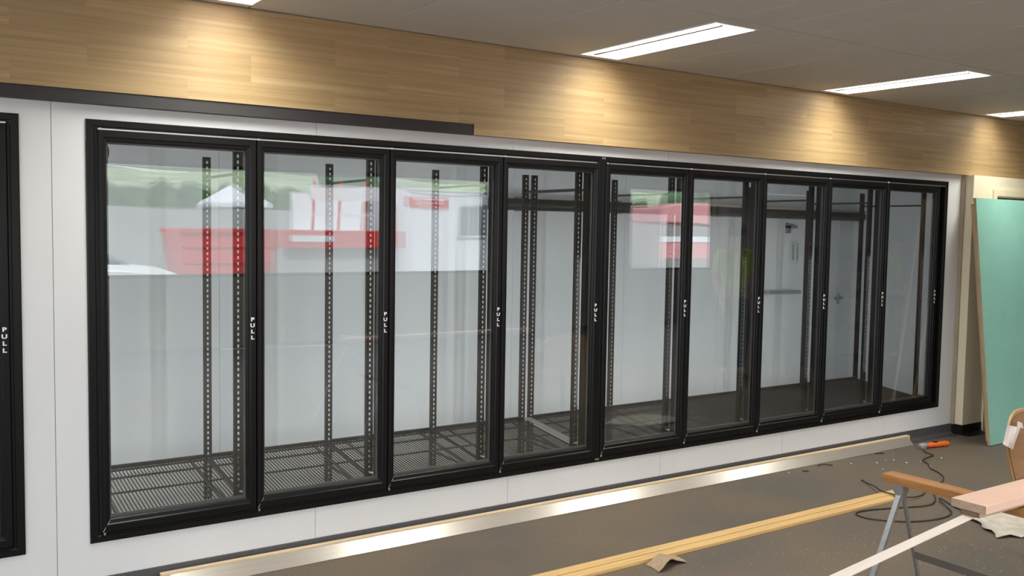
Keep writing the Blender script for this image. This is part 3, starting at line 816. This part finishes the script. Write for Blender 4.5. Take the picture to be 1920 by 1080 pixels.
# ------------------------------------------------------------------ people reflected in the glass
def skin_mesh(name, chains, mm, parent, levels=1):
    """chains: list of (list of points, list of radii); chains start at a shared first chain vertex index or None"""
    bm = bmesh.new(); vs_ = []; idx = {}
    rad = []
    for pts, rr in chains:
        prev = None
        for p, r_ in zip(pts, rr):
            key = tuple(round(c, 4) for c in p)
            if key not in idx:
                idx[key] = bm.verts.new(p); rad.append(r_)
            v = idx[key]
            if prev is not None and prev != v and not bm.edges.get((prev, v)): bm.edges.new((prev, v))
            prev = v
    bm.verts.ensure_lookup_table()
    me = bpy.data.meshes.new(name); bm.to_mesh(me); bm.free()
    o = bpy.data.objects.new(name, me); col.objects.link(o)
    md = o.modifiers.new('skin', 'SKIN'); md.use_smooth_shade = True
    for i, r_ in enumerate(rad):
        s = me.skin_vertices[0].data[i]; s.radius = r_ if isinstance(r_, tuple) else (r_, r_); s.use_root = (i == 0)
    sb = o.modifiers.new('sub', 'SUBSURF'); sb.levels = levels; sb.render_levels = levels
    dg = bpy.context.evaluated_depsgraph_get(); dg.update()
    me2 = bpy.data.meshes.new_from_object(o.evaluated_get(dg)); me2.name = name
    bpy.data.objects.remove(o); me2.materials.clear(); me2.materials.append(mm)
    for p in me2.polygons: p.use_smooth = True
    o2 = bpy.data.objects.new(name, me2); col.objects.link(o2); o2.parent = parent
    return o2

def person(loc, rz, H, label, shirt, trousers, cap, elbow=.25, hand_fwd=.18):
    k = H/1.78
    t = empty('person', loc, rz, label=label, cat='person', group=None)
    def S(*p): return tuple(c*k for c in p)
    pel = S(0, 0, .95); che = S(0, .0, 1.30); nec = S(0, 0, 1.47); hb = S(0, -.01, 1.56)
    ch = [([pel, S(0, 0, 1.10), che, nec, hb, S(0, -.015, 1.64), S(0, -.01, 1.72)], [.13*k, .125*k, .15*k, .055*k, .062*k, .083*k, .06*k])]
    ch.append(([hb, S(0, -.075, 1.60), S(0, -.10, 1.605)], [.06*k, .035*k, .012*k]))           # face and nose
    for s in (-1, 1): ch.append(([S(0, -.015, 1.64), S(s*.075, -.005, 1.63), S(s*.092, .0, 1.635)], [.083*k, .018*k, .010*k]))
    arms = {}
    for s in (-1, 1):
        sh = S(s*.19, 0, 1.42); el = S(s*.25, .02, 1.42-.29); wr = S(s*.24, -hand_fwd, 1.42-.29-elbow); pm = S(s*.235, -hand_fwd-.05, 1.42-.29-elbow-.07)
        ch.append(([che, sh, el, wr, pm], [.15*k, .058*k, .044*k, .028*k, .034*k]))
        for f in range(4):
            b0 = Vector(pm); off = Vector(((f-1.5)*.018*k, 0, 0)); ln = (.075, .088, .082, .062)[f]*k
            ch.append(([pm, tuple(b0+off+Vector((0, -.012*k, -.035*k))), tuple(b0+off+Vector((0, -.02*k, -.035*k-ln*.55))), tuple(b0+off+Vector((0, -.006*k, -.035*k-ln)))], [.034*k, .010*k, .009*k, .007*k]))
        th = Vector(pm)+Vector((-s*.022*k, -.02*k, .0))
        ch.append(([pm, tuple(th+Vector((-s*.012*k, -.014*k, -.012*k))), tuple(th+Vector((-s*.016*k, -.022*k, -.045*k)))], [.034*k, .011*k, .008*k]))
        arms[s] = (sh, el, wr)
    for s in (-1, 1):
        ch.append(([pel, S(s*.09, 0, .90), S(s*.11, -.01, .50), S(s*.12, .02, .09), S(s*.125, -.10, .035)], [.13*k, .085*k, .058*k, .042*k, .035*k]))
    skin_mesh('body', ch, skin, t)
    sc = [([S(0, 0, .93), S(0, 0, 1.10), che, S(0, 0, 1.44)], [.155*k, .150*k, .178*k, .085*k])]
    for s in (-1, 1):
        sh, el, wr = arms[s]
        sc.append(([che, sh, tuple(Vector(sh).lerp(Vector(el), .85))], [.178*k, .078*k, .062*k]))
    skin_mesh('shirt', sc, shirt, t)
    tc_ = [([S(0, 0, .97), S(0, 0, .90)], [.150*k, .145*k])]
    for s in (-1, 1): tc_.append(([S(0, 0, .90), S(s*.095, 0, .82), S(s*.11, -.01, .50), S(s*.12, .02, .10)], [.145*k, .102*k, .078*k, .068*k]))
    skin_mesh('trousers', tc_, trousers, t)
    for s in (-1, 1):
        skin_mesh('boot', [([S(s*.12, .03, .055), S(s*.122, -.05, .045), S(s*.126, -.17, .035)], [.054*k, .045*k, .034*k])], boot, t)
    skin_mesh('hair', [([S(0, .02, 1.60), S(0, .025, 1.66), S(0, .01, 1.73)], [.070*k, .084*k, .060*k])], hair_m, t)
    cp_ = MB().sphere(S(0, -.01, 1.68), .105*k, 2, (.92, 1.08, .80)).build('cap', cap, t, smooth=True)
    MB().prism([(-.07*k, -.09*k), (.07*k, -.09*k), (.06*k, -.17*k), (.03*k, -.19*k), (-.03*k, -.19*k), (-.06*k, -.17*k)], 'z', 1.67*k, 1.68*k).build('cap_peak', cap, cp_)
    return t
person((7.62, -3.1, 0), R(200), 1.86, 'worker in lime hi-vis shirt and dark cap reflected in the sixth glass door', lime, navy, dark_cap)
person((10.75, -3.1, 0), R(160), 1.80, 'worker in lime shirt and blue cap reflected in the ninth glass door', lime, navy, blue_cap, .22, .22)
# dark stock shelf reflected in the eighth door
t = empty('stock_shelf', (9.75, -3.35, 0), label='dark stock shelf with cartons reflected in the eighth glass door', cat='shelf')
for x in (-.55, .53): MB().box(x, x+.03, -.22, .22, 0, 1.56).build('side_panel', shelf_dark, t)
for z in (.12, .55, .98, 1.40): MB().box(-.52, .53, -.22, .22, z, z+.025).build('shelf_board', shelf_dark, t)
MB().box(-.52, .53, -.235, -.221, .1, 1.56).build('back_panel', shelf_dark, t)
rs = random.Random(5)
for z, nm in ((.1455, 'lowest'), (.5755, 'second'), (1.0055, 'third')):
    x = 9.26; side = ('left', 'middle', 'right')
    for q in range(3):
        w, h = rs.uniform(.26, .30), rs.uniform(.22, .34)
        o = MB().box(0, w, -.16, .16, 0, h).build('carton', box_mats[rs.randrange(3)], loc=(x, -3.33, z), bevel=.003)
        tag(o, '%s closed carton on the %s board of the dark stock shelf' % (side[q], nm), 'carton', 'cartons on the stock shelf')
        x += w+.03

# ------------------------------------------------------------------ outside, seen only as reflections
struct(MB().box(-40, 90, -160, YF-.2, -.35, -.15).build('ground', asphalt))
struct(MB().box(-30, 34, -25.4, -25, -.15, 2.22).build('site_wall', concrete))
m = MB()
for k in range(60):
    x = -28+k*1.05
    m.sphere((x, -26.4, 1.95+.10*math.sin(k*2.1)), .95, 2, (1, .8, 1.15), .35, k)
o = m.build('hedge', leaf_dark, smooth=True); tag(o, 'dark green hedge above the grey wall reflected in the first glass door', 'hedge')
m = MB(); hx = [[None]*14 for _ in range(60)]
for i in range(60):
    for j in range(14):
        x = -70+i*4; y = -52-j*9
        z = -.2 + (8.5*(1-math.exp(-j*.40)) + 6*max(0, (x-25)/90))*(1+.16*noise.noise(Vector((x*.05, y*.05, 0)))) + .8*noise.noise(Vector((x*.2, y*.2, 3)))
        hx[i][j] = m.bm.verts.new((x, y, z))
for i in range(59):
    for j in range(13): m.bm.faces.new((hx[i][j], hx[i+1][j], hx[i+1][j+1], hx[i][j+1]))
struct(m.build('hill', hill_green, smooth=True))
def tree(x, y, h, r, label):
    t = empty('tree', (x, y, -.15), label=label, cat='tree', group='trees outside')
    MB().tube([(0, 0, 0), (.1, 0, h*.35), (0, .1, h*.7)], [.22, .17, .08], 8).build('trunk', bark, t)
    m = MB(); q = random.Random(int(x*10))
    for k in range(14):
        a = q.uniform(0, 6.28); d = q.uniform(.1, .75)*r
        m.sphere((d*math.cos(a), d*math.sin(a), h*q.uniform(.38, .95)), r*q.uniform(.32, .55), 2, (1, 1, .8), .5, k)
    m.build('crown', leaf_pale, t, smooth=True)
for i, (x, y, h, r_) in enumerate(((24, -31, 6.5, 2.6), (30.5, -36, 7.5, 2.8), (36.5, -31, 7, 2.6), (43, -37, 8, 2.8), (50, -31, 8, 2.8), (14.5, -29.5, 5.2, 1.6))):
    tree(x, y, h, r_, ['pale leafy tree reflected at the left of the fifth glass door', 'pale leafy tree reflected in the middle of the fifth glass door', 'pale leafy tree reflected at the right of the fifth glass door', 'pale leafy tree reflected at the left of the sixth glass door', 'tall pale tree reflected behind the worker in the sixth glass door', 'small tree reflected behind the white van roof in the third glass door'][i])
# white car
t = empty('car', (1.9, -16.2, -.15), label='white car reflected at the left of the first glass door', cat='car')
def car_ring(x, zl, zt, hw, rd):
    return [(x, -hw, zl), (x, hw, zl), (x, hw, zt-rd), (x, hw-rd*.6, zt-.02), (x, 0, zt), (x, -hw+rd*.6, zt-.02), (x, -hw, zt-rd)]
st = [(-2.2, .45, .80, .70, .1), (-2.1, .30, .98, .80, .15), (-1.2, .25, 1.06, .86, .15), (0.5, .25, 1.06, .87, .15), (1.3, .25, 1.04, .86, .15), (2.1, .28, .96, .82, .15), (2.45, .32, .84, .74, .12), (2.52, .42, .68, .62, .08)]
MB().loft([car_ring(*s) for s in st]).build('body', car_white, t, bevel=.02)
st = [(-2.0, 1.0, 1.05, .72, .03), (-1.4, 1.0, 1.50, .62, .12), (-.2, 1.0, 1.56, .63, .12), (.5, 1.0, 1.46, .64, .12), (1.35, 1.0, 1.06, .72, .03)]
MB().loft([car_ring(*s) for s in st]).build('cabin_glass', car_glass, t, bevel=.02)
MB().loft([car_ring(*s) for s in [(-1.5, 1.46, 1.51, .58, .03), (-.2, 1.50, 1.585, .60, .04), (.55, 1.42, 1.475, .58, .03)]]).build('roof', car_white, t, bevel=.01)
for x in (-1.35, 1.55):
    for y in (-.80, .80):
        w_ = MB().tube([(x, y-.1, .32), (x, y+.1, .32)], .32, 24).build('wheel', tyre, t)
        MB().tube([(x, y-.105, .32), (x, y+.105, .32)], .19, 16).build('hub', alu, w_)
for y in (-.62, .62): MB().sphere((2.43, y, .74), .12, 2, (.7, 1.2, .7)).build('headlight', alu, t, smooth=True)
# red slatted skip and red flat-bed trailer
t = empty('skip_bin', (5.70, -16.9, -.15), label='red ribbed skip bin reflected in the first glass door', cat='skip bin')
MB().prism([(-.95, 0), (.95, 0), (1.15, 1.72), (-1.15, 1.72)], 'y', -.8, .8).build('tub', red_paint, t)
for z in (.35, .70, 1.05, 1.40): MB().bar((-.98-z*.05, .82, z), (.98+z*.05, .82, z), .04, .07).build('rib', red_paint, t)
MB().ring(-1.2, 1.2, 0, 1, 0, 0, 0, 0, [(0, 0), (0, .01), (0, .02)]) if False else None
MB().box(-1.2, 1.2, .80, .87, 1.70, 1.78).box(-1.2, 1.2, -.87, -.80, 1.70, 1.78).build('top_rail', red_paint, t)
t = empty('flatbed_trailer', (6.55, -12.6, -.15), label='red flat trailer reflected across the second glass door', cat='trailer')
MB().box(-1.18, 1.2, -.5, .5, 1.46, 1.80).build('deck', red_paint, t, bevel=.02)
MB().box(-1.05, -.15, .501, .512, 1.58, 1.70).build('name_panel', van_white, t)
for x in (-.75, .75):
    for y in (-.42, .24): MB().tube([(x, y, .30), (x, y+.18, .30)], .30, 20).build('wheel', tyre, t)
MB().box(-1.1, 1.1, -.3, .3, .62, 1.46).build('chassis', concrete, t)
MB().box(-.85, .85, -.05, .05, .28, .62).build('axle_beam', dark_steel, t)
# lift platform with red posts
t = empty('lift_platform', (7.42, -14.2, -.15), label='white site platform with red posts reflected in the second glass door', cat='platform')
MB().box(-.9, .9, -.6, .6, 0, 1.75).build('base', van_white, t, bevel=.02)
for x in (-.85, -.25, .35, .85): MB().bar((x, .55, 1.75), (x+.05, .55, 2.85), .05, .05).build('post', red_paint, t)
MB().box(-.9, .95, .50, .60, 2.42, 2.72).build('upper_panel', van_white, t)
MB().bar((-.9, .58, 2.12), (.95, .58, 2.12), .03, .03).build('rail', van_white, t)
MB().box(-.9, .9, -.6, -.55, 1.75, 2.6).build('back_panel', van_white, t)
# food van with red sign and curtained hatch
t = empty('food_van', (10.15, -14.9, -.15), label='white food van with red sign and grey curtain reflected in the third glass door', cat='van')
MB().box(-1.25, 1.45, -.85, .85, .45, 2.70).build('body', van_white, t, bevel=.06)
MB().box(-1.28, -.12, .851, .875, 2.34, 2.56).build('sign_board', red_paint, t)
sg = t.children[-1]
m = MB(); q = random.Random(2)
x = -1.05
while x < -.25:
    w_ = q.uniform(.025, .06); m.box(x, x+w_, .8755, .879, 2.475, 2.525); x += w_+.018
x = -1.0
while x < -.45:
    w_ = q.uniform(.03, .06); m.box(x, x+w_, .8755, .879, 2.385, 2.425); x += w_+.022
m.build('sign_lettering', white_ink, sg)
m = MB(); cv = []
for k in range(41):
    x = .22+k*.028; cv.append((x, .862+.012*math.sin(k*1.3)))
cv2 = [(x, y-.006) for x, y in cv[::-1]]
m.prism([(x, y) for x, y in cv+cv2], 'z', 1.72, 2.42).build('curtain', curtain_grey, t)
MB().box(.18, 1.40, .855, .90, 1.66, 1.715).build('counter', alu, t)
MB().box(-1.2, 1.4, .0, .9, 2.705, 2.76).build('roof_cap', van_white, t)
for x in (-.7, .9):
    for y in (-.8, .62): MB().tube([(x, y, .34), (x, y+.2, .34)], .34, 20).build('wheel', tyre, t)
# market umbrella
t = empty('market_umbrella', (7.75, -22.5, -.15), label='white market umbrella reflected behind the first glass door post', cat='umbrella')
MB().tube([(0, 0, 0), (0, 0, 2.95)], .025, 8).build('pole', alu, t)
m = MB(); ap = m.bm.verts.new((0, 0, 3.05)); rr_ = [m.bm.verts.new((1.0*math.cos(k*math.pi/4), 1.0*math.sin(k*math.pi/4), 2.50)) for k in range(8)]
r2 = [m.bm.verts.new((1.0*math.cos(k*math.pi/4), 1.0*math.sin(k*math.pi/4), 2.38)) for k in range(8)]
for k in range(8):
    m.bm.faces.new((ap, rr_[k], rr_[(k+1) % 8])); m.bm.faces.new((rr_[k], r2[k], r2[(k+1) % 8], rr_[(k+1) % 8]))
o = m.build('canopy', shade_white, t); s_ = o.modifiers.new('thick', 'SOLIDIFY'); s_.thickness = .01
# red and white tent beyond the second window
t = empty('marquee', (25.5, -21.5, -.15), label='pink and white marquee reflected in the fifth glass door', cat='marquee')
MB().prism([(-3.2, 2.25), (3.2, 2.05), (3.2, 2.6), (0, 3.0), (-3.2, 2.75)], 'y', -1.5, 1.5).build('roof', pink_tent, t)
MB().box(-3.1, 3.1, 1.2, 1.3, .9, 1.5).build('front_wall', pink_tent, t)
MB().box(-3.1, 3.1, 1.3, 1.34, 1.5, 1.7).build('white_band', shade_white, t)
for x in (-3.1, 0, 3.1):
    for y in (-1.4, 1.4): MB().bar((x, y, 0), (x, y, 2.3), .06, .06).build('post', alu, t)
